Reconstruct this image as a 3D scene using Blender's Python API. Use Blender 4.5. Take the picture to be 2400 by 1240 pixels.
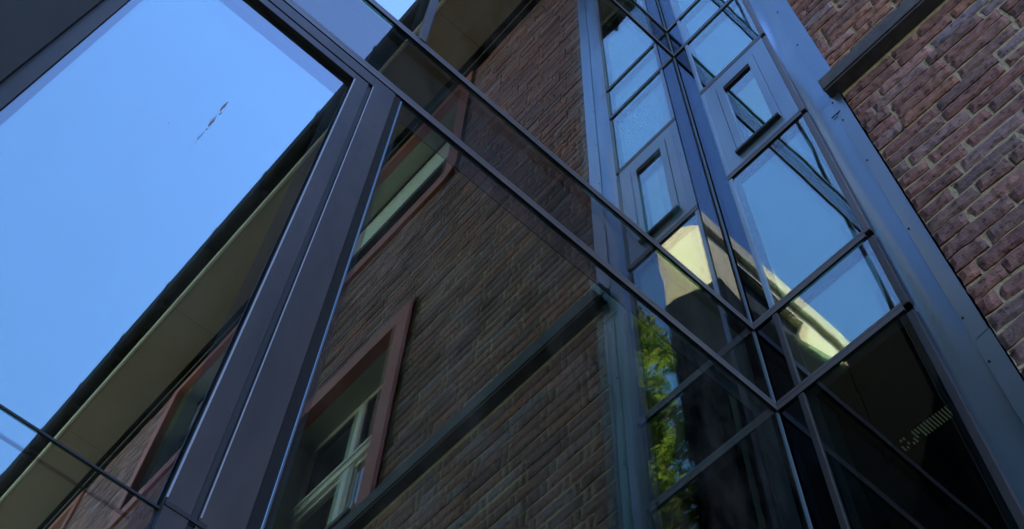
import bpy, bmesh, math, random
from mathutils import Vector, Matrix, noise
C = bpy.context.scene
COL = C.collection
for o in list(bpy.data.objects): bpy.data.objects.remove(o)

# ------------------------------------------------------------------ camera
cd = bpy.data.cameras.new('camera'); cam = bpy.data.objects.new('camera', cd); COL.objects.link(cam)
Rr = [(0.7436356, -0.6679005, 0.0302494), (0.5997005, 0.6463334, -0.4718183), (0.2955765, 0.3690014, 0.8811767)]
cx, cy, cz = Vector(Rr[0]), -Vector(Rr[1]), -Vector(Rr[2])
M = Matrix(((cx.x, cy.x, cz.x, -1.97015), (cx.y, cy.y, cz.y, -1.08686), (cx.z, cy.z, cz.z, 1.6), (0, 0, 0, 1)))
cam.matrix_world = M
cd.sensor_width = 36; cd.lens = 41.02; cd.clip_start = 0.02; cd.clip_end = 800
C.camera = cam
# ------------------------------------------------------------------ sky, sun, exposure
SUN_EL, SUN_AZ = math.radians(52), math.radians(45)      # azimuth measured from +Y towards +X
w = bpy.data.worlds.new("World"); C.world = w; w.use_nodes = True
nt = w.node_tree; nt.nodes.clear()
sky = nt.nodes.new('ShaderNodeTexSky'); sky.sky_type = 'NISHITA'; sky.sun_disc = False
sky.sun_elevation = SUN_EL; sky.sun_rotation = SUN_AZ; sky.altitude = 200; sky.air_density = 1.0; sky.dust_density = 0.1; sky.ozone_density = 4.0
bg = nt.nodes.new('ShaderNodeBackground'); bg.inputs[1].default_value = 0.15
ow = nt.nodes.new('ShaderNodeOutputWorld'); hs = nt.nodes.new('ShaderNodeHueSaturation'); hs.inputs['Saturation'].default_value = 1.10; hs.inputs['Hue'].default_value = .509; nt.links.new(sky.outputs[0], hs.inputs['Color']); nt.links.new(hs.outputs[0], bg.inputs[0]); nt.links.new(bg.outputs[0], ow.inputs[0])
sd = bpy.data.lights.new('sun', 'SUN'); sd.energy = 5.0; sd.angle = math.radians(0.5); sd.color = (1, 0.93, 0.8)
sun = bpy.data.objects.new('sun', sd); COL.objects.link(sun)
S = Vector((math.sin(SUN_AZ)*math.cos(SUN_EL), math.cos(SUN_AZ)*math.cos(SUN_EL), math.sin(SUN_EL)))
sun.rotation_euler = S.to_track_quat('Z', 'Y').to_euler(); sun.location = (10, 12, 30)
C.view_settings.view_transform = 'Standard'; C.view_settings.look = 'None'; C.view_settings.gamma = 1
C.view_settings.exposure = 2.68
C.cycles.max_bounces = 14; C.cycles.glossy_bounces = 8; C.cycles.transparent_max_bounces = 24; C.cycles.diffuse_bounces = 4
C.cycles.caustics_reflective = False

# ------------------------------------------------------------------ helpers
def link(o, parent=None):
    COL.objects.link(o)
    if parent: o.parent = parent
    return o
def tag(o, label=None, cat=None, group=None, kind=None):
    if label: o['label'] = label
    if cat: o['category'] = cat
    if group: o['group'] = group
    if kind: o['kind'] = kind
    return o
def thing(name, label, cat, group=None):
    o = bpy.data.objects.new(name, None); o.empty_display_size = .2
    link(o); return tag(o, label, cat, group)
def box(bm, x0, x1, y0, y1, z0, z1, mi=0):
    if x0 > x1: x0, x1 = x1, x0
    if y0 > y1: y0, y1 = y1, y0
    if z0 > z1: z0, z1 = z1, z0
    v = [bm.verts.new(p) for p in ((x0,y0,z0),(x1,y0,z0),(x1,y1,z0),(x0,y1,z0),(x0,y0,z1),(x1,y0,z1),(x1,y1,z1),(x0,y1,z1))]
    fs = [bm.faces.new([v[i] for i in f]) for f in ((3,2,1,0),(4,5,6,7),(0,1,5,4),(1,2,6,5),(2,3,7,6),(3,0,4,7))]
    for f in fs: f.material_index = mi
    return fs
def prism(bm, pts, axis, a, b, mi=0):
    """pts: 2D outline in the two other axes, extruded along axis from a to b"""
    def P(p, t):
        q = list(p); q.insert(axis, t); return q
    n = len(pts)
    A = [bm.verts.new(P(p, a)) for p in pts]; B = [bm.verts.new(P(p, b)) for p in pts]
    fs = [bm.faces.new(A), bm.faces.new(B[::-1])] + [bm.faces.new([A[i], B[i], B[(i+1) % n], A[(i+1) % n]]) for i in range(n)]
    for f in fs: f.material_index = mi
    return fs
def obj(name, bm, mats, parent=None, bevel=0, smooth=False):
    bmesh.ops.recalc_face_normals(bm, faces=bm.faces)
    me = bpy.data.meshes.new(name); bm.to_mesh(me); bm.free()
    for m in (mats if isinstance(mats, (list, tuple)) else [mats]): me.materials.append(m)
    if smooth:
        for p in me.polygons: p.use_smooth = True
    o = bpy.data.objects.new(name, me); link(o, parent)
    if bevel:
        b = o.modifiers.new('bevel', 'BEVEL'); b.width = bevel; b.segments = 2; b.limit_method = 'ANGLE'
    return o
def boxes(name, lst, mats, parent=None, bevel=0):
    bm = bmesh.new()
    for b in lst: box(bm, *b)
    return obj(name, bm, mats, parent, bevel)

# ------------------------------------------------------------------ materials
def mat(name):
    m = bpy.data.materials.new(name); m.use_nodes = True; t = m.node_tree; t.nodes.clear()
    return m, t
def N(t, k, **kw):
    n = t.nodes.new(k)
    for a, v in kw.items(): setattr(n, a, v)
    return n
def noise_n(t, scale, detail=4, co='Object', stretch=None, rough=.6, dist=0):
    tc = N(t, 'ShaderNodeTexCoord'); n = N(t, 'ShaderNodeTexNoise'); n.inputs['Scale'].default_value = scale
    n.inputs['Detail'].default_value = detail; n.inputs['Roughness'].default_value = rough; n.inputs['Distortion'].default_value = dist
    if stretch:
        mp = N(t, 'ShaderNodeMapping'); mp.inputs['Scale'].default_value = stretch
        t.links.new(tc.outputs[co], mp.inputs[0]); t.links.new(mp.outputs[0], n.inputs[0])
    else: t.links.new(tc.outputs[co], n.inputs[0])
    return n
def ramp(t, src, stops):
    r = N(t, 'ShaderNodeValToRGB'); e = r.color_ramp.elements
    while len(e) < len(stops): e.new(.5)
    for i, (p, c) in enumerate(stops): e[i].position = p; e[i].color = (*c, 1)
    t.links.new(src, r.inputs[0]); return r
def pbr(name, c1, c2, rough=.6, metal=0, scale=6, bump=0, bscale=60, spec=.5, stretch=None, r2=None, detail=5):
    m, t = mat(name); p = N(t, 'ShaderNodeBsdfPrincipled'); o = N(t, 'ShaderNodeOutputMaterial'); t.links.new(p.outputs[0], o.inputs[0])
    n = noise_n(t, scale, detail, stretch=stretch); r = ramp(t, n.outputs[0], [(.3, c1), (.7, c2)]); t.links.new(r.outputs[0], p.inputs['Base Color'])
    p.inputs['Metallic'].default_value = metal; p.inputs['Specular IOR Level'].default_value = spec
    p.inputs['Roughness'].default_value = rough
    if r2 is not None:
        mr = N(t, 'ShaderNodeMapRange'); mr.inputs['To Min'].default_value = rough; mr.inputs['To Max'].default_value = r2
        n2 = noise_n(t, scale*2.3, 5); t.links.new(n2.outputs[0], mr.inputs[0]); t.links.new(mr.outputs[0], p.inputs['Roughness'])
    if bump:
        nb = noise_n(t, bscale, detail, stretch=stretch); b = N(t, 'ShaderNodeBump'); b.inputs['Distance'].default_value = bump; b.inputs['Strength'].default_value = 1
        t.links.new(nb.outputs[0], b.inputs['Height']); t.links.new(b.outputs[0], p.inputs['Normal'])
    return m
def glass(name, f0, f90, gcol, tcol, wave=0, wscale=2.0, stretch=None, dust=0):
    """clear pane: part of the light mirrored (more at grazing angles), the rest passes tinted"""
    m, t = mat(name); o = N(t, 'ShaderNodeOutputMaterial')
    lw = N(t, 'ShaderNodeLayerWeight'); lw.inputs[0].default_value = .5
    mr = N(t, 'ShaderNodeMapRange'); mr.inputs['To Min'].default_value = f0; mr.inputs['To Max'].default_value = f90
    t.links.new(lw.outputs['Facing'], mr.inputs[0])
    tr = N(t, 'ShaderNodeBsdfTransparent'); tr.inputs[0].default_value = (*tcol, 1)
    gl = N(t, 'ShaderNodeBsdfGlossy'); gl.inputs[0].default_value = (*gcol, 1); gl.inputs['Roughness'].default_value = 0.0
    mx = N(t, 'ShaderNodeMixShader'); t.links.new(mr.outputs[0], mx.inputs[0]); t.links.new(tr.outputs[0], mx.inputs[1]); t.links.new(gl.outputs[0], mx.inputs[2])
    if wave:
        nb = noise_n(t, wscale, 1.5, stretch=stretch, rough=.4); b = N(t, 'ShaderNodeBump'); b.inputs['Distance'].default_value = wave; b.inputs['Strength'].default_value = 1
        t.links.new(nb.outputs[0], b.inputs['Height']); t.links.new(b.outputs[0], gl.inputs['Normal'])
    last = mx
    if dust:
        dn = noise_n(t, 7, 8, stretch=(1, 1, .35), rough=.75); dr = ramp(t, dn.outputs[0], [(.42, (0, 0, 0)), (.8, (dust, dust, dust))])
        df = N(t, 'ShaderNodeBsdfDiffuse'); df.inputs[0].default_value = (.5, .48, .44, 1); m2 = N(t, 'ShaderNodeMixShader')
        t.links.new(dr.outputs[0], m2.inputs[0]); t.links.new(mx.outputs[0], m2.inputs[1]); t.links.new(df.outputs[0], m2.inputs[2]); last = m2
    t.links.new(last.outputs[0], o.inputs[0]); return m

m_out = glass('glass_outer', .06, .31, (.86, .84, .80), (1, 1, 1), .0004, 1.3, dust=.06)
m_in = glass('glass_coated', .5, .97, (.98, .97, .66), (.3, .34, .34), .0006, 1.5)
m_out2 = glass('glass_outer_upper', .15, .62, (.98, .96, .90), (1, 1, 1), .0004, 1.3, dust=.05)
m_in2 = glass('glass_coated_upper', .6, .99, (1, .98, .70), (.3, .34, .34), .0006, 1.5)
m_inL = glass('glass_coated_left', .6, .99, (.98, .98, .85), (.3, .34, .34), .0006, 1.5)
m_outL = glass('glass_outer_left', .08, .40, (.92, .98, 1.0), (1, 1, 1), .0004, 1.3, dust=.05)
m_outB = glass('glass_outer_bay', .10, .5, (.80, .93, .96), (1, 1, 1), .0010, 2.2, dust=.05)
m_inB = glass('glass_coated_bay', .5, .97, (.80, .98, .86), (.3, .34, .34), .0028, 2.6)
m_low = glass('glass_lower', .04, .24, (.88, .95, .92), (.9, .95, .95), .0010, 2.2)
m_clear = glass('glass_clear', .004, .012, (.9, .95, 1), (.9, .95, .95))
m_strip = glass('glass_strip', .05, .27, (.62, .78, 1.0), (.4, .45, .5), .0004, 1.5)
m_edge = glass('glass_edge', 0, .02, (.6, .8, .8), (.5, .62, .6))
m_frame = pbr('anthracite_metal', (.026, .022, .021), (.058, .048, .045), .42, .2, 9, .00015, 900, r2=.58, stretch=(1, 1, .25))
m_frame_dark = pbr('black_gasket', (.008, .008, .010), (.014, .014, .016), .6, 0, 5)
m_cap = pbr('cap_metal', (.10, .09, .088), (.14, .126, .122), .38, .4, 4, .0001, 700, r2=.5)
m_zinc = pbr('zinc_sheet', (.17, .25, .32), (.23, .31, .38), .25, .8, 2.5, .004, 1.3, r2=.36, stretch=(1, 1, .45), detail=1)
m_panel = pbr('grey_blue_panel', (.21, .31, .40), (.26, .36, .45), .36, .6, 2, .0008, 3, r2=.44, detail=1)
m_spandrel = pbr('spandrel_board', (.006, .007, .010), (.009, .010, .014), .8, 0, 2)
m_inner_dark = pbr('dark_interior', (.020, .024, .026), (.03, .034, .036), .8, 0, 2)
m_ceiling = pbr('interior_ceiling', (.14, .19, .20), (.18, .23, .24), .9, 0, 1)
m_bead = pbr('bright_bead', (.34, .37, .42), (.42, .45, .50), .4, .35, 8)
m_shade_black = pbr('shade_black', (.0012, .0014, .0018), (.002, .0022, .0028), .9, 0, 3, spec=.08)  # near black, for the painted wall shade and the added dark block
m_black = pbr('black_reveal', (.003, .003, .004), (.006, .006, .007), .9, 0, 8)

# --- bricks: colour per brick from an attribute, darker blotches and pits
m_brick, t = mat('hand_made_brick')
p = N(t, 'ShaderNodeBsdfPrincipled'); o_ = N(t, 'ShaderNodeOutputMaterial'); t.links.new(p.outputs[0], o_.inputs[0])
at = N(t, 'ShaderNodeAttribute'); at.attribute_name = 'tone'
rc = ramp(t, at.outputs['Fac'], [(0, (.13, .080, .088)), (.25, (.33, .160, .165)), (.45, (.22, .145, .165)), (.65, (.40, .19, .165)), (.82, (.29, .225, .30)), (1, (.56, .27, .26))])
rc.color_ramp.interpolation = 'LINEAR'
n1 = noise_n(t, 38, 6); n2 = noise_n(t, 11, 4)
r1 = ramp(t, n1.outputs[0], [(.33, (.30, .29, .29)), (.45, (.9, .9, .9)), (.62, (1.1, 1.1, 1.12)), (.75, (1.55, 1.5, 1.55))])
r2_ = ramp(t, n2.outputs[0], [(.3, (.75, .75, .8)), (.7, (1.2, 1.12, 1.05))])
mu = N(t, 'ShaderNodeMixRGB', blend_type='MULTIPLY'); mu.inputs[0].default_value = 1
mu2 = N(t, 'ShaderNodeMixRGB', blend_type='MULTIPLY'); mu2.inputs[0].default_value = 1
t.links.new(rc.outputs[0], mu.inputs[1]); t.links.new(r1.outputs[0], mu.inputs[2]); t.links.new(mu.outputs[0], mu2.inputs[1]); t.links.new(r2_.outputs[0], mu2.inputs[2])
gn = N(t, 'ShaderNodeMixRGB', blend_type='MULTIPLY'); gn.inputs[0].default_value = 1; gn.inputs[2].default_value = (.98, 1.03, .84, 1); t.links.new(mu2.outputs[0], gn.inputs[1]); t.links.new(gn.outputs[0], p.inputs['Base Color']); p.inputs['Roughness'].default_value = .85; p.inputs['Specular IOR Level'].default_value = .2
nb = noise_n(t, 70, 8, rough=.7); b = N(t, 'ShaderNodeBump'); b.inputs['Distance'].default_value = .006; t.links.new(nb.outputs[0], b.inputs['Height']); t.links.new(b.outputs[0], p.inputs['Normal'])
m_mortar = pbr('sandy_mortar', (.38, .31, .18), (.58, .47, .29), .95, 0, 30, .006, 120)
m_ledge = pbr('stone_ledge', (.06, .06, .066), (.105, .102, .105), .85, 0, 14, .003, 60)
m_surround = pbr('terracotta_surround', (.34, .115, .08), (.42, .14, .095), .7, 0, 8, .001, 60)
m_soffit = pbr('painted_soffit', (.32, .28, .19), (.37, .32, .22), .6, 0, 3)
m_molding = pbr('cream_molding', (.62, .62, .45), (.72, .70, .52), .5, 0, 5)
m_gutter = pbr('dark_gutter', (.010, .010, .009), (.016, .015, .013), .9, 0, 5, spec=.15)
m_white = pbr('white_window_paint', (.68, .66, .56), (.78, .75, .64), .5, 0, 12)
m_blind = pbr('pale_blind', (.62, .72, .62), (.70, .78, .68), .6, 0, 2)
m_lintel = pbr('painted_lintel', (.30, .33, .25), (.36, .38, .29), .7, 0, 4)
m_roof = pbr('roof_tile', (.05, .03, .028), (.09, .05, .045), .8, 0, 10, .01, 12)
m_oldglass = glass('old_window_glass', .10, .7, (.9, .95, 1), (.5, .55, .55), .001, 2)
m_yellow = pbr('yellow_render', (.74, .58, .37), (.80, .64, .42), .9, 0, 2, .002, 40)
m_eave = pbr('yellow_eave_board', (.52, .42, .29), (.60, .49, .34), .8, 0, 3)
m_ground = pbr('paving', (.15, .14, .12), (.21, .195, .17), .9, 0, 3, .01, 20)
m_bark = pbr('bark', (.06, .045, .03), (.12, .09, .06), .9, 0, 9, .02, 20)
m_smear = pbr('dried_dropping', (.10, .05, .05), (.30, .27, .28), .9, 0, 180)
m_leaf, t = mat('leaf')
d = N(t, 'ShaderNodeBsdfDiffuse'); tl = N(t, 'ShaderNodeBsdfTranslucent'); mx = N(t, 'ShaderNodeMixShader'); o_ = N(t, 'ShaderNodeOutputMaterial')
ln = noise_n(t, 1.6, 4); lr = ramp(t, ln.outputs[0], [(.35, (.07, .11, .015)), (.62, (.34, .36, .05))])
t.links.new(lr.outputs[0], d.inputs[0]); t.links.new(lr.outputs[0], tl.inputs[0]); mx.inputs[0].default_value = .4
t.links.new(d.outputs[0], mx.inputs[1]); t.links.new(tl.outputs[0], mx.inputs[2]); t.links.new(mx.outputs[0], o_.inputs[0])
m_lum, t = mat('lamp_cells'); e = N(t, 'ShaderNodeEmission'); e.inputs[0].default_value = (1, .9, .6, 1); e.inputs[1].default_value = .014
o_ = N(t, 'ShaderNodeOutputMaterial'); t.links.new(e.outputs[0], o_.inputs[0])

# ------------------------------------------------------------------ ground
bm = bmesh.new(); box(bm, -150, 150, -150, 150, -.3, 0)
tag(obj('ground', bm, m_ground), kind='structure')

# storey heights: (bottom of vision glass, top of vision glass); spandrel bands between them
CAP = .043                      # height of a transom cap
PR = .008                       # glass sits this far behind the caps
GI = .030                       # the coated inner pane
TOP = 19.9
bands = [(1.1, 4.625), (5.11, 8.145), (8.63, 11.66), (12.15, 15.18), (15.66, TOP)]

# ================================================================== wide glass facade (plane y = 0, runs to -x)
fa = thing('glass_facade', 'wide mirrored glass facade with dark metal grid reflecting the brick house, left of the corner', 'glass facade')
XL = -7.0
def panesA(x0, x1, z0, z1, vision=True, mo=m_out, mi=m_in, ins=.035, insR=.035, insT=.035):
    bm = bmesh.new()
    fs = box(bm, x0, x1, PR, PR+.006, z0, z1, 1)
    fs[2].material_index = 0
    o = obj('glass_pane', bm, [mo, m_edge], fa)
    if vision:
        bm = bmesh.new(); fs = box(bm, x0+ins, x1-insR, GI, GI+.006, z0+ins, z1-insT, 1); fs[2].material_index = 0
        obj('inner_pane', bm, [mi, m_edge], o)
        boxes('spacer', [(x0, x0+ins, GI-.002, .14, z0, z1), (x1-insR, x1, GI-.002, .14, z0, z1), (x0+ins, x1-insR, GI-.002, .14, z0, z0+ins), (x0+ins, x1-insR, GI-.002, .14, z1-insT, z1)], m_frame_dark, o)
    else:
        boxes('spandrel_board', [(x0, x1, .05, .09, z0, z1)], m_spandrel, o)
    return o
def transom(par, ax, a, b, z, mat_=None, h=CAP):
    """face cap with a shallow groove one third from its top; rebated underside coloured black as its shadow"""
    bm = bmesh.new(); g = z + h*.62
    if ax == 0:
        box(bm, a, b, 0, PR, z+.0015, g-.001); box(bm, a, b, .0015, PR, g-.001, g+.001); box(bm, a, b, 0.0, PR, g+.001, z+h)
        fs = box(bm, a, b, .0006, PR, z, z+.0015, 1)  # underside strip painted black to hold the cap's shadow
    else:
        box(bm, 0, PR, a, b, z+.0015, g-.001); box(bm, .0015, PR, a, b, g-.001, g+.001); box(bm, 0.0, PR, a, b, g+.001, z+h)
        fs = box(bm, .0006, PR, a, b, z, z+.0015, 1)
    return obj('transom', bm, [mat_ or m_cap, m_black], par)
for i, (z0, z1) in enumerate(bands):
    if i == 0:
        panesA(-1.53, -.001, 1.1, 4.625, insR=.10, ins=.036, insT=.075)
    else:
        panesA(-1.520, -.001, z0, z1, insR=.10, mo=m_out2, mi=m_in2); panesA(-4.5, -1.520, z0, z1, mo=m_out2, mi=m_in2)
        boxes('mullion', [(-1.530, -1.505, -.004, .03, z0+CAP, z1)], m_frame, fa, .002)
    if i < 4: panesA(-4.5, -.001, z1, bands[i+1][0], vision=False)
    transom(fa, 0, -4.5, 0, z1)
    if i: transom(fa, 0, -4.5, 0, z0)
boxes('sill_rail', [(-4.5, 0, -.02, .12, 0, 1.1)], m_frame, fa)
boxes('roof_edge', [(-9, .0, -.03, .3, TOP, TOP+.35)], m_frame, fa)
boxes('storey_wall', [(-9, -4.5, 0, .3, 0, TOP)], m_frame_dark, fa)
# framed window below the first storey band
FR = -.004
def fbox(x0, x1, z0, z1, y=FR): return (x0, x1, y, PR+.004, z0, z1)
ZS = 2.802
wf = boxes('window_frame', [fbox(-1.620+.006, -1.545, ZS+.006, 4.605, -.004), fbox(-2.40, -1.620+.006, 4.540+.004, 4.605, -.004),
      fbox(-1.620+.006, -1.545, .4, ZS-.002, -.002)], m_frame, fa, .0012)
boxes('inner_frame', [fbox(-1.665, -1.620-.005, ZS+.006, 4.540-.004, -.003), fbox(-2.40, -1.665, 4.497, 4.540-.004, -.003), fbox(-1.665, -1.620-.005, .4, ZS-.002, -.003)], m_frame, wf, .0012)
boxes('frame_groove', [(-1.627, -1.612, .003, PR+.003, .4, 4.545), (-2.40, -1.612, .003, PR+.003, 4.536, 4.545), (-1.665, -1.545, .0035, PR+.003, ZS-.003, ZS+.007)], m_frame_dark, wf)
boxes('frame_edge', [(-1.6128, -1.6108, -.0056, -.003, ZS+.01, 4.535), (-1.6675, -1.6645, -.0046, -.001, ZS+.01, 4.496)], m_bead, wf)
boxes('lower_cover', [(-1.600, -1.549, -.010, -.004, .4, ZS-.0)], m_frame, wf, .001)
boxes('glazing_bead', [(-1.5235, -1.5180, -.001, PR, .4, 4.60)], m_zinc, fa, .0015)
boxes('drip_shadow_gap', [(-1.545, -1.5235, .004, PR, .4, 4.62)], m_black, fa)
# left glazing, a small open joint at ZS
for (z0, z1) in ((ZS+.0021, 4.497), (1.1, ZS-.0015)):
    bm = bmesh.new(); fs = box(bm, -2.183, -1.665, PR+.004, PR+.010, z0, z1, 1); fs[2].material_index = 0
    o = obj('glass_pane', bm, [m_outL, m_edge], fa)
bm = bmesh.new(); fs = box(bm, -2.165, -1.69, .032, .038, 1.13, 4.467, 1); fs[2].material_index = 0
obj('inner_pane', bm, [m_inL, m_edge], o)
boxes('spacer', [(-2.183, -2.165, .031, .14, 1.1, 4.497), (-1.69, -1.665, .031, .14, 1.1, 4.497), (-2.165, -1.69, .031, .14, 1.1, 1.13), (-2.165, -1.69, .031, .14, 4.467, 4.497)], m_frame_dark, o)
boxes('joint_seal', [(-2.183, -1.665, PR+.0015, PR+.004, ZS-.0018, ZS+.0022), (-1.665, -1.55, -.0045, -.002, ZS-.0035, ZS+.0045)], m_frame_dark, fa)
boxes('side_frame', [(-2.2095, -2.179, .003, PR+.003, .4, 4.495)], pbr('side_metal', (.022, .024, .028), (.05, .052, .058), .6, .1, 2.5, stretch=(1, 1, .6)), fa)
boxes('dark_cladding', [(-4.5, -2.2095, -.012, .10, .4, 4.495)], pbr('dark_cladding', (.018, .021, .023), (.026, .029, .031), .85, 0, 4), fa)
# vertical strip beside the corner
boxes('corner_post', [(.0045, PR+.006, .0045, PR+.006, 1.1, TOP)], m_panel, fa)
# interior
boxes('back_wall', [(-9, 3, 3.0, 3.1, 0, TOP), (3.0, 3.1, -.6, 3, 0, TOP), (-4.6, -4.5, .3, 3, 0, TOP)], m_inner_dark, fa)
for i, (z0, z1) in enumerate(bands[:-1]): boxes('floor_slab', [(-4.4, -.1, .15, 3, z1+.05, bands[i+1][0]-.05)], m_inner_dark, fa)
boxes('roof_slab', [(-9, 3, .3, 3, TOP, TOP+.3)], m_inner_dark, fa)

# ================================================================== narrow glass bay (plane x = 0, from the corner to y = -0.5)
fb = thing('glass_bay', 'narrow blue glass bay with a small sash, between wide facade and brick wall', 'glass bay')
YB = -.498
def panesB(y0, y1, z0, z1, vision=True, ins=.022, mo=None, mi=None):
    bm = bmesh.new(); fs = box(bm, PR, PR+.006, y0, y1, z0, z1, 1); fs[5].material_index = 0
    o = obj('glass_pane', bm, [mo or m_outB, m_edge], fb)
    if vision:
        bm = bmesh.new(); fs = box(bm, GI, GI+.006, y0+ins, y1-ins, z0+ins, z1-ins, 1); fs[5].material_index = 0
        obj('inner_pane', bm, [mi or m_inB, m_edge], o)
        boxes('spacer', [(GI-.002, .12, y0, y0+ins, z0, z1), (GI-.002, .12, y1-ins, y1, z0, z1), (GI-.002, .12, y0+ins, y1-ins, z0, z0+ins), (GI-.002, .12, y0+ins, y1-ins, z1-ins, z1)], m_frame_dark, o)
    else:
        boxes('spandrel_board', [(.05, .09, y0, y1, z0, z1)], m_spandrel, o)
WT, WB = 7.325, 6.251
vz = [(1.1, 4.625, 1), (4.625, 5.11, 1), (5.11, WB, 1), (WT, 8.145, 1), (8.145, 8.63, 1), (8.63, 11.66, 1), (11.66, 12.15, 1), (12.15, TOP, 1)]
for z0, z1, v in vz: panesB(YB, -.102, z0, z1, bool(v), mo=m_low if z0 < 2 else None, mi=m_clear if z0 < 2 else None)
panesB(-.080, -.007, 1.1, TOP, False, mo=m_strip)
for z in (4.625, 5.11, WB, WT, 8.145, 8.63, 11.66, 12.15): transom(fb, 1, YB-.002, -.0005 if z not in (WB, WT) else -.082, z, h=.043)
for k, (z0, z1) in enumerate([(1.1, 4.625), (4.625+CAP, 5.11), (5.11+CAP, WB), (WB+CAP, WT), (WT+CAP, 8.145), (8.145+CAP, 8.63), (8.63+CAP, 11.66)]):
    boxes('slim_mullion', [(.001, .02, -.102, -.080, z0, z1-.003)], m_panel if k > 1 else m_frame, fb, .003)
    boxes('edge_mullion', [(.001, .03, -.524, YB, z0-.02, z1-.022)], m_cap if k > 1 else m_frame, fb, .003)
boxes('sill_rail', [(0, .12, -.52, 0, 0, 1.1)], m_frame, fb)
boxes('roof_edge', [(-.03, .3, -.68, 0, TOP, TOP+.35)], m_frame, fb)
# metal panel with sash
pn = boxes('sash_panel', [(.002, .05, YB, -.102, WB+CAP, 6.372), (.002, .05, YB, -.102, 7.224, WT), (.002, .05, YB, -.423, 6.372, 7.224), (.002, .05, -.170, -.102, 6.372, 7.224)], m_panel, fb)
boxes('panel_joint', [(.006, .05, -.423, -.419, 6.372, 7.224), (.006, .05, -.174, -.170, 6.372, 7.224), (.006, .05, -.419, -.174, 6.372, 6.376), (.006, .05, -.419, -.174, 7.220, 7.224), (.06, .08, -.43, -.16, 6.36, 7.23)], m_frame_dark, pn)
boxes('sash_frame', [(.0, .03, -.420, -.382, 6.375, 7.221), (.0, .03, -.213, -.173, 6.375, 7.221), (.0, .03, -.382, -.213, 7.175, 7.221), (.0, .03, -.382, -.213, 6.375, 6.42)], m_panel, fb, .0015)
bm = bmesh.new(); fs = box(bm, .012, .018, -.382, -.213, 6.42, 7.175, 1); fs[5].material_index = 0
gp = obj('sash_glass', bm, [m_outB, m_edge], fb)
bm = bmesh.new(); fs = box(bm, .034, .040, -.378, -.235, 6.44, 7.14, 1); fs[5].material_index = 0
obj('inner_pane', bm, [m_in, m_edge], gp)
boxes('head_reveal', [(.002, .012, -.382, -.213, 7.135, 7.175)], m_black, gp)
boxes('sash_sill', [(-.022, .0, -.418, -.168, 6.372, 6.394)], m_frame_dark, fb, .002)
# interior seen through the lowest pane
boxes('ceiling', [(.09, .33, -.5, -.165, 4.605, 4.615)], m_ceiling, fb)
boxes('bulkhead', [(.13, 3, -.6, .14, 4.615, 5.06), (.395, 3, -.55, 0, 4.40, 4.61)], m_inner_dark, fb)
lt = thing('louvre_light', 'small dim louvre lamp on the ceiling behind the lowest bay pane', 'ceiling lamp')
boxes('housing', [(.33, .392, -.50, -.16, 4.592, 4.613)], m_frame_dark, lt)
bm = bmesh.new(); random.seed(5)
for i in range(26):
    for j in range(4):
        y = -.475+i*.0115; x = .338+j*.012
        if i > 17 and random.random() < .5: continue
        box(bm, x, x+.009, y, y+.005, 4.588, 4.5915)
obj('lamp_cells', bm, m_lum, lt)
boxes('side_wall', [(.1, 3, -.60, -.53, 0, TOP)], m_inner_dark, fb)

# ================================================================== metal flashing
fl = thing('metal_flashing', 'blue grey sheet metal flashing riveted between the glass bay and the brick wall', 'flashing')
def sheet(name, y0, y1, z0, z1, x, warp, parent, fold=0, xr=None, nz=60, ny=6):
    bm = bmesh.new(); g = []
    for i in range(nz+1):
        z = z0+(z1-z0)*i/nz; row = []
        for j in range(ny+1):
            s = j/ny; y = y0+(y1-y0)*s
            d = warp*noise.noise(Vector((y*3, z*1.1, 3.1)))*math.sin(math.pi*s)
            row.append(bm.verts.new((x+(0 if xr is None else (xr-x)*s)-d, y, z)))
        g.append(row)
    for i in range(nz):
        for j in range(ny): bm.faces.new((g[i][j], g[i][j+1], g[i+1][j+1], g[i+1][j]))
    o = obj(name, bm, m_zinc, parent, smooth=True)
    s_ = o.modifiers.new('solid', 'SOLIDIFY'); s_.thickness = .0015; s_.offset = 0; s_.use_rim = False
    return o
for (z0, z1) in ((1.1, 6.137), (6.140, 9.7), (9.703, 13.2)):
    sheet('inner_strip', -.524, -.634, z0, z1, .014, .020, fl, xr=.001, ny=12)
for (z0, z1, y1) in ((1.1, 4.292, -.681), (4.295, 6.15, -.679), (6.262, 13.2, -.703)):
    sheet('outer_strip', -.626, y1, z0, z1, -.002, .003, fl, xr=-.0085, ny=4)
boxes('notch', [(-.0056, -.004, -.645, -.60, 5.99, 6.0)], m_black, fl)
for z in (3.6, 4.182, 4.402, 4.955, 5.51, 5.909, 6.10, 6.867, 7.402, 7.95, 8.5):
    boxes('rivet', [(-.007, -.003, -.637, -.631, z, z+.008)], m_black, fl, .001)

# ================================================================== brick building
bb = thing('brick_building', 'purple brown brick house with stone ledge, red framed windows and deep eave', 'building')
Y0, Y1 = -.683, -17.0
ZL = 6.134
wins = [  # outer near y, outer far y, inner near, inner far, outer z0, z1, inner z0, z1, kind
 (-2.33, -3.86, -2.49, -3.70, 6.26, 8.34, 6.34, 8.17, 'sash'),
 (-2.12, -7.29, -2.27, -7.13, 10.10, 12.50, 10.27, 12.36, 'blind'),
 (-5.75, -7.28, -5.90, -7.13, 6.26, 8.34, 6.34, 8.17, 'sash'),
 (-9.2, -10.9, -9.35, -10.75, 10.10, 12.50, 10.27, 12.36, 'blind')]
ZW0, ZW1 = 2.2, 12.86
random.seed(11)
PITCH = .0830
def in_win(y0, y1, z0, z1):
    for a in wins:
        if y1 < a[0]-.01 and y0 > a[1]+.01 and z1 > a[4]+.01 and z0 < a[5]-.01: return a
    return None
bm = bmesh.new(); tone = bm.verts.layers.float.new('tone')
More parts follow.
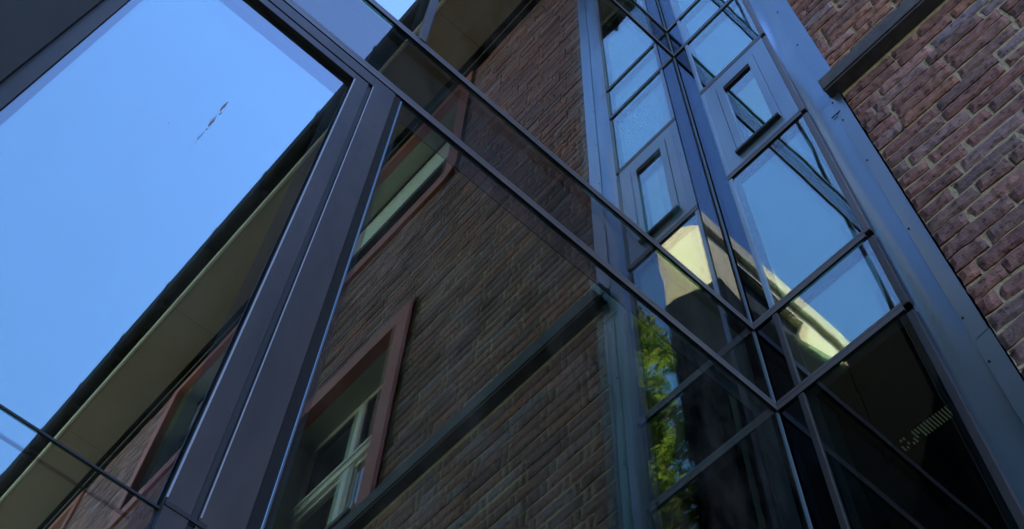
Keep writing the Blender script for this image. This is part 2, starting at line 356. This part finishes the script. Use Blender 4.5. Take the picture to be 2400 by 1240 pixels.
def add_brick(y0, y1, z0, z1, near):
    # y0 > y1
    tn = min(1, max(0, random.betavariate(1.6, 1.9))); dx = random.uniform(-.004, .003)
    if near:
        ny, nz = max(3, int((y0-y1)/.016)), 5; seed = Vector((random.random()*50, 0, 0)); skew = random.uniform(-.003, .003)
        g = []
        for i in range(nz+1):
            row = []
            for j in range(ny+1):
                s, r = j/ny, i/nz
                y = y0+(y1-y0)*s; z = z0+(z1-z0)*r+skew*(s-.5)*2
                q = Vector((y*16, z*16, 0))+seed
                e = min(s*(y0-y1), (1-s)*(y0-y1), r*(z1-z0), (1-r)*(z1-z0))
                y += .007*noise.noise(q*1.1); z += .0075*noise.noise(q*1.3+Vector((0, 0, 9)))
                x = -.001+dx-.004*noise.noise(q*1.7+Vector((0, 0, 4)))
                if i in (0, nz) or j in (0, ny): x += .006
                v = bm.verts.new((x, y, z)); v[tone] = tn; row.append(v)
            g.append(row)
        for i in range(nz):
            for j in range(ny): bm.faces.new((g[i][j], g[i+1][j], g[i+1][j+1], g[i][j+1]))
        ring = g[0] + [r[-1] for r in g[1:]] + g[-1][-2::-1] + [r[0] for r in g[-2:0:-1]]
        back = []
        for v in ring:
            b = bm.verts.new((.03, v.co.y, v.co.z)); b[tone] = tn; back.append(b)
        n = len(ring)
        for i in range(n): bm.faces.new((ring[i], ring[(i+1) % n], back[(i+1) % n], back[i]))
    else:
        z0 += random.uniform(-.003, .003); z1 += random.uniform(-.004, .003); y0 += random.uniform(-.003, .003); dx -= random.uniform(0, .002)
        P = [(.02, y0, z0), (.02, y1, z0), (.02, y1, z1), (.02, y0, z1)]
        c = .003
        F = [(dx+random.uniform(0, .004), y0-c, z0+c), (dx+random.uniform(0, .004), y1+c, z0+c), (dx, y1+c, z1-c), (dx, y0-c, z1-c)]
        A = [bm.verts.new(p_) for p_ in P]; B = [bm.verts.new(p_) for p_ in F]
        for v in A+B: v[tone] = tn
        bm.faces.new(B)
        for i in range(4): bm.faces.new((A[i], A[(i+1) % 4], B[(i+1) % 4], B[i]))
row = 0; z = ZW0
while z < ZW1-.02:
    zz0, zz1 = z+.005, z+PITCH-.0065
    led = zz1 > ZL and zz0 < ZL+.114
    y = Y0 - (0 if row % 2 else -.0)
    first = True
    while y > Y1:
        L = random.choice((.24, .24, .24, .24, .24, .24, .115)) if not first else random.choice((.06, .115, .18, .24))
        first = False
        L *= random.uniform(.965, 1.02)
        gapw = random.uniform(.009, .015)
        ya, yb = y, y-L
        if not led:
            # clip against window surrounds
            a = in_win(ya, yb, zz0, zz1)
            near = ya > -2.35 and 3.6 < z < 8.8
            if a is None: add_brick(ya, yb, zz0, zz1, near)
            else:
                if ya > a[0]+.03: add_brick(ya, a[0]+.008, zz0, zz1, near)
                elif yb < a[1]-.03: add_brick(a[1]-.008, yb, zz0, zz1, False)
        y -= L+gapw
    z += PITCH; row += 1
wall = obj('wall', bm, m_brick, bb)
# mortar bed with openings
bm = bmesh.new()
ys = sorted({Y0, Y1, *[a[0] for a in wins], *[a[1] for a in wins]}); zs = sorted({0, ZW1, *[a[4] for a in wins], *[a[5] for a in wins]})
for i in range(len(ys)-1):
    for j in range(len(zs)-1):
        yc, zc = (ys[i]+ys[i+1])/2, (zs[j]+zs[j+1])/2
        if any(a[1] < yc < a[0] and a[4] < zc < a[5] for a in wins): continue
        box(bm, .0075, .35, ys[i], ys[i+1], zs[j], zs[j+1])
obj('mortar', bm, m_mortar, wall)
boxes('ledge', [(-.060, .02, Y1, -.640, ZL+.012, ZL+.114)], m_ledge, bb, .004)
# irregular bottom lip of the ledge
boxes('ledge_lip', [(-.052, .02, Y1, -.643, ZL, ZL+.012)], m_ledge, bb, .002)
def rrect(y0, y1, z0, z1, r, n=8, bottom_only=True):
    pts = []
    for k in range(n+1):
        a = math.pi+math.pi/2*k/n; pts.append((y1+r+r*math.cos(a), z0+r+r*math.sin(a)))
    for k in range(n+1):
        a = 1.5*math.pi+math.pi/2*k/n; pts.append((y0-r+r*math.cos(a), z0+r+r*math.sin(a)))
    pts += [(y0, z1), (y1, z1)]
    return pts
for wi, a in enumerate(wins):
    oy0, oy1, iy0, iy1, oz0, oz1, iz0, iz1, kind = a
    wn = bpy.data.objects.new('window', None); link(wn, bb)
    bm = bmesh.new()
    if kind == 'sash':
        box(bm, -.03, .05, oy0, iy0, oz0, oz1); box(bm, -.03, .05, iy1, oy1, oz0, oz1); box(bm, -.03, .05, iy1, iy0, iz1, oz1)
        box(bm, -.028, .05, iy1, iy0, oz0, iz0)
    else:
        n = 8; O = rrect(oy0, oy1, oz0, oz1, .17, n); I = rrect(iy0, iy1, iz0, iz1, .07, n); m_ = len(O)
        V = [[bm.verts.new((x, *p_)) for p_ in Q] for x, Q in ((-.03, O), (-.03, I), (.05, I), (.05, O))]
        for k in range(m_):
            k2 = (k+1) % m_
            for q in range(4): bm.faces.new((V[q][k], V[q][k2], V[(q+1) % 4][k2], V[(q+1) % 4][k]))
    obj('surround', bm, m_surround, wn)
    D = .20
    for ry in (iy0, iy1-.03): boxes('reveal', [(.05, .45, ry, ry+.03, iz0, iz1)], m_lintel, wn)
    boxes('lintel', [(.05, .45, iy1, iy0, iz1, iz1+.03)], m_lintel, wn)
    boxes('sill', [(-.045 if kind == 'sash' else -.02, .45, iy1+.01, iy0-.01, iz0-.02, iz0+.015)], m_ledge if kind == 'sash' else m_frame_dark, wn)
    boxes('room', [(.5, .55, iy1-.1, iy0+.1, iz0-.1, iz1+.1)], m_inner_dark, wn)
    if kind == 'sash':
        zt = 7.46; ym = (iy0+iy1)/2
        fr = boxes('frame', [(D, D+.06, iy0-.055, iy0, iz0, iz1), (D, D+.06, iy1, iy1+.055, iz0, iz1), (D, D+.06, iy1+.055, iy0-.055, iz1-.05, iz1), (D, D+.06, iy1+.055, iy0-.055, iz0+.015, iz0+.06),
             (D-.02, D+.05, iy1+.03, iy0-.03, zt-.05, zt+.05), (D-.035, D+.0, iy1+.03, iy0-.03, zt+.01, zt+.035)], m_white, wn, .004)
        boxes('mullion', [(D-.012, D+.05, ym-.05, ym+.05, iz0+.015, iz1-.05)], m_white, fr, .004)
        for (y_a, y_b) in ((iy0-.055, ym+.05), (ym-.05, iy1+.055)):
            for (z_a, z_b) in ((iz0+.06, zt-.05), (zt+.05, iz1-.05)):
                s = .035
                sa = boxes('casement', [(D+.004, D+.04, y_a, y_a-s, z_a, z_b), (D+.004, D+.04, y_b+s, y_b, z_a, z_b), (D+.004, D+.04, y_b+s, y_a-s, z_a, z_a+s), (D+.004, D+.04, y_b+s, y_a-s, z_b-s, z_b)], m_white if z_a < 7 else m_frame_dark, wn, .003)
                bm = bmesh.new(); fs = box(bm, D+.02, D+.025, y_b+s, y_a-s, z_a+s, z_b-s, 1); fs[5].material_index = 0
                obj('pane', bm, [m_oldglass, m_edge], wn)
    else:
        D = .24
        boxes('blind', [(D, D+.02, iy1+.02, iy0-.02, 11.72, iz1-.02)], m_blind, wn)
        boxes('blind_rail', [(D-.03, D+.03, iy1+.02, iy0-.02, 11.62, 11.715)], m_frame_dark, wn, .006)
        boxes('blind_box', [(D-.02, D+.04, iy1, iy0, iz1-.025, iz1+.001)], m_frame_dark, wn)
        boxes('frame', [(D+.03, D+.09, iy0-.06, iy0, iz0, iz1-.03), (D+.03, D+.09, iy1, iy1+.06, iz0, iz1-.03), (D+.03, D+.09, iy1+.06, iy0-.06, iz0+.015, iz0+.08)], m_frame_dark, wn)
        bm = bmesh.new(); fs = box(bm, D+.05, D+.055, iy1+.06, iy0-.06, iz0+.08, iz1-.03, 1); fs[5].material_index = 0
        obj('pane', bm, [m_oldglass, m_edge], wn)
# eave: frieze board, soffit, molding, gutter, roof
boxes('frieze', [(-.05, .05, Y1, Y0, 12.55, 12.62), (-.015, .05, Y1, Y0, 12.62, 12.79), (-.075, .05, Y1, Y0, 12.79, 12.849)], m_gutter, bb, .006)
boxes('frieze_fillet', [(-.04, .0, Y1, Y0, 12.655, 12.70)], m_soffit, bb, .01)
boxes('soffit', [(-.62, .3, Y1, Y0+.02, 12.85, 12.88)], m_soffit, bb)
for k in range(7): boxes('board_joint', [(-.60, -.08, -2.0-k*2.3, -2.004-k*2.3, 12.8485, 12.851)], m_frame_dark, bb)
for k in range(17): boxes('gutter_bracket', [(-.812, -.66, -.95-k*.95, -.98-k*.95, 12.885, 12.897), (-.812, -.803, -.95-k*.95, -.98-k*.95, 12.897, 13.31)], m_frame_dark, bb)
boxes('molding', [(-.66, -.62, Y1, Y0+.02, 12.835, 12.90)], m_molding, bb, .012)
bm = bmesh.new(); pts = [(-.66, 12.90)]
for k in range(13):
    a = math.pi*1.5 - math.pi/2*k/12; pts.append((-.70+.10*math.cos(a), 13.0+.10*math.sin(a)))
pts += [(-.80, 13.30), (-.775, 13.30), (-.775, 13.05), (-.66, 13.0)]
def prism_y(bm, pts, a, b):
    A = [bm.verts.new((p_[0], a, p_[1])) for p_ in pts]; B = [bm.verts.new((p_[0], b, p_[1])) for p_ in pts]; n = len(pts)
    bm.faces.new(A); bm.faces.new(B[::-1])
    for i in range(n): bm.faces.new((A[i], B[i], B[(i+1) % n], A[(i+1) % n]))
prism_y(bm, pts, Y1, Y0+.03); obj('gutter', bm, m_gutter, bb)
bm = bmesh.new(); prism_y(bm, [(-.66, 13.02), (-.62, 12.88), (8.6, 12.88), (8.66, 13.02), (4.0, 17.5)], Y1, Y0); obj('roof', bm, m_roof, bb)
boxes('far_wall', [(.35, 8, Y1, Y1+.3, 0, 12.85), (7.7, 8, Y1+.3, Y0, 0, 12.85), (.35, 7.7, Y0-.3, Y0, 0, 12.85)], m_mortar, bb)

# ================================================================== yellow building across the court
yb = thing('yellow_building', 'sunlit yellow rendered building seen only as a mirror image in the bay glass', 'building')
YX0, YX1, YY = -15, -4.5, -3.6
ywin = [(-8.25, -6.5, 16.9, 18.98), (-11.4, -9.8, 17.2, 18.95), (-14.4, -13.2, 17.2, 18.95)]
bm = bmesh.new()
prism(bm, [(YX1, 0), (YX1, 17.3), (-5.7, 19.2), (-6.0, 19.2), (-6.0, 0)], 1, YY-.03, YY)
xs = sorted({YX0, -6.0, *[a[0] for a in ywin], *[a[1] for a in ywin]}); zs = sorted({0, 19.2, *[a[2] for a in ywin], *[a[3] for a in ywin]})
for i in range(len(xs)-1):
    for j in range(len(zs)-1):
        xc, zc = (xs[i]+xs[i+1])/2, (zs[j]+zs[j+1])/2
        if any(a[0] < xc < a[1] and a[2] < zc < a[3] for a in ywin): continue
        box(bm, xs[i], xs[i+1], YY-.35, YY, zs[j], zs[j+1])
prism(bm, [(-6.0, YY-.36), (YX0, YY-.36), (YX0, YY-2.6), (YX1-5.2, YY-2.6)], 2, 0, 19.2)
obj('wall', bm, m_yellow, yb)
bm = bmesh.new(); prism(bm, [(YX1+.04, 0), (YX1+.04, 15.1), (-5.7, 17.2), (-6.3, 16.95), (-7.4, 17.45), (-8.95, 18.1), (YX0, 18.1), (YX0, 0)], 1, YY-.045, YY+.15); obj('wall_shade_sheet', bm, m_shade_black, yb)  # near-black sheet standing in for the shade on the lower yellow wall
bm = bmesh.new(); prism(bm, [(-5.7, YY+.10), (YX1-5.2, YY-2.6), (YX0, YY-2.65), (YX0, YY+.10)], 2, 19.2, 19.7); obj('eave', bm, m_eave, yb, .03)
for a in ywin:
    f = boxes('window', [(a[0], a[0]+.06, YY-.2, YY-.14, a[2], a[3]), (a[1]-.06, a[1], YY-.2, YY-.14, a[2], a[3]), (a[0], a[1], YY-.2, YY-.14, a[3]-.06, a[3]+0), (a[0], a[1], YY-.2, YY-.13, a[2], a[2]+.06)], m_frame_dark, yb)
    bm = bmesh.new(); fs = box(bm, a[0]+.06, a[1]-.06, YY-.18, YY-.17, a[2]+.06, a[3]-.06)
    obj('pane', bm, m_inner_dark, f)

tw = thing('added_dark_block', 'near-black block added beside the yellow building to darken the mirror image in the lowest bay pane', 'dark blocker')  # made-up block, added so the lowest bay pane mirrors something dark
boxes('wall', [(-12.5, -8.9, -3.42, 1.0, 0, 18.35)], m_shade_black, tw)
boxes('coping', [(-12.56, -8.86, -3.44, 1.05, 18.35, 18.45)], m_frame_dark, tw)
for z in (3.2, 6.4, 9.6, 12.8): boxes('window', [(-8.9, -8.87, -2.4, -1.5, z, z+1.5)], m_black, tw, .005)

# ================================================================== tree
def make_tree(loc, h0, h1, rad, seed):
    random.seed(seed)
    tr = thing('broadleaf_tree', 'sunlit green tree seen only mirrored in the lower glass panes', 'tree')
    tr.location = loc
    bm = bmesh.new()
    def limb(a, b, r0, r1, seg=7, wob=.12):
        pr = None; prevc = None
        for i in range(seg+1):
            s = i/seg; c = a.lerp(b, s)+Vector((noise.noise(a*3+Vector((s*3, 0, 0))), noise.noise(a*3+Vector((0, s*3, 5))), 0))*wob*math.sin(math.pi*s)
            r = r0+(r1-r0)*s; ring = [bm.verts.new(c+Vector((r*math.cos(k*math.pi/4), r*math.sin(k*math.pi/4), 0))) for k in range(8)]
            if pr:
                for k in range(8): bm.faces.new((pr[k], pr[(k+1) % 8], ring[(k+1) % 8], ring[k]))
            pr = ring
    limb(Vector((0, 0, -.1)), Vector((.05, .1, h0+.8)), .2, .11)
    tips = []
    for k in range(16):
        a = Vector((.04, .08, h0+random.uniform(-.6, 1.2))); th = random.uniform(0, 6.28); rr = rad*random.uniform(.5, .9)
        b = Vector((rr*math.cos(th), rr*math.sin(th), random.uniform(h0, h1-.3))); limb(a, b, .05, .012, 5); tips.append(b)
    obj('trunk', bm, m_bark, tr)
    bm = bmesh.new()
    cl = [(Vector((0, 0, 0)), 0)]; cl = []
    for k in range(150):
        z = h0+(h1-h0)*random.random(); s = (z-h0)/(h1-h0); env = rad*math.sqrt(max(.03, 1-((s-.42)/.6)**2))
        th = random.uniform(0, 6.28); r = env*math.sqrt(random.random())*.92
        cl.append((Vector((r*math.cos(th), r*math.sin(th), z)), random.uniform(.16, .34)))
    cl += [(t_, .16) for t_ in tips]
    for c, r in cl:
        for q in range(120):
            d_ = Vector((random.gauss(0, 1), random.gauss(0, 1), random.gauss(0, 1))).normalized()*r*random.uniform(.5, 1.15)
            pc = c+d_; s = random.uniform(.04, .085)
            u = Vector((random.gauss(0, 1), random.gauss(0, 1), random.gauss(0, .6))).normalized(); v = u.cross(Vector((random.gauss(0, .6), random.gauss(0, .6), 1))).normalized()
            P = [pc-u*s, pc-v*s*.45, pc+u*s, pc+v*s*.45+Vector((0, 0, s*.15))]
            bm.faces.new([bm.verts.new(x) for x in P])
    obj('crown', bm, m_leaf, tr)
    return tr
make_tree((-5.85, -5.30, 0), 9.0, 17.9, 1.30, 4)

# ================================================================== dried smear on the left pane
sm = bmesh.new(); random.seed(2)
def toward(px, py, y):
    d_ = Vector(Rr[0])*((px-1199.91)/2734.54)+Vector(Rr[1])*((py-619.97)/2734.54)+Vector(Rr[2])
    o0 = Vector((-1.97015, -1.08686, 1.6)); return o0+d_*((y-o0.y)/d_.y)
for (x, z, rx, rz) in ((-1.8948, 3.908, .0042, .030), (-1.8918, 3.8765, .0022, .006), (-1.8923, 3.866, .0022, .0042), (-1.8962, 3.812, .0040, .024), (-1.8965, 3.775, .0022, .005), (-1.8992, 3.7236, .0014, .003), (-1.897, 3.745, .001, .002), (-1.9608, 3.697, .0014, .003), (-2.0185, 3.672, .0012, .003), (-1.895, 3.842, .0014, .004)):
    n = 18; ring = []; c0 = sm.verts.new((x, PR+.0032, z))
    for k in range(n):
        a = k*2*math.pi/n; f = random.uniform(.65, 1.15)
        ring.append(sm.verts.new((x+rx*.6*f*math.cos(a)-(z-3.8)*0+rz*.06*math.sin(a), PR+.0037, z+rz*f*math.sin(a))))
    for k in range(n): sm.faces.new((c0, ring[k], ring[(k+1) % n]))
s_ = obj('dried_smear', sm, m_smear)
m_ = s_.modifiers.new('solid', 'SOLIDIFY'); m_.thickness = .0006
tag(s_, 'small brown smear of dried bird dropping on the sky-reflecting left pane', 'smear')

# ================================================================== unseen low house added behind the camera to limit court light
hb = thing('light_blocking_house', 'unseen low house added behind the camera to limit the light in the court', 'building')
bm = bmesh.new(); box(bm, -16, -6.2, -3.3, 14, 0, 8.0); obj('wall', bm, pbr('grey_render', (.16, .15, .13), (.22, .20, .17), .9, 0, 3, .004, 30), hb)
bm = bmesh.new(); prism_y(bm, [(-16.3, 8.0), (-6.0, 8.0), (-11, 10.5)], -3.35, 14.1); obj('roof', bm, m_roof, hb)
for y in (-2.2, .6, 3.4):
    for z in (1.2, 4.6):
        f = boxes('window', [(-6.2, -6.16, y-.55, y+.55, z, z+.06), (-6.2, -6.16, y-.55, y+.55, z+1.7, z+1.76), (-6.2, -6.16, y-.55, y-.49, z+.06, z+1.7), (-6.2, -6.16, y+.49, y+.55, z+.06, z+1.7), (-6.2, -6.165, y-.03, y+.03, z+.06, z+1.7)], m_white, hb)
        boxes('pane', [(-6.199, -6.19, y-.49, y+.49, z+.06, z+1.7)], m_black, f)
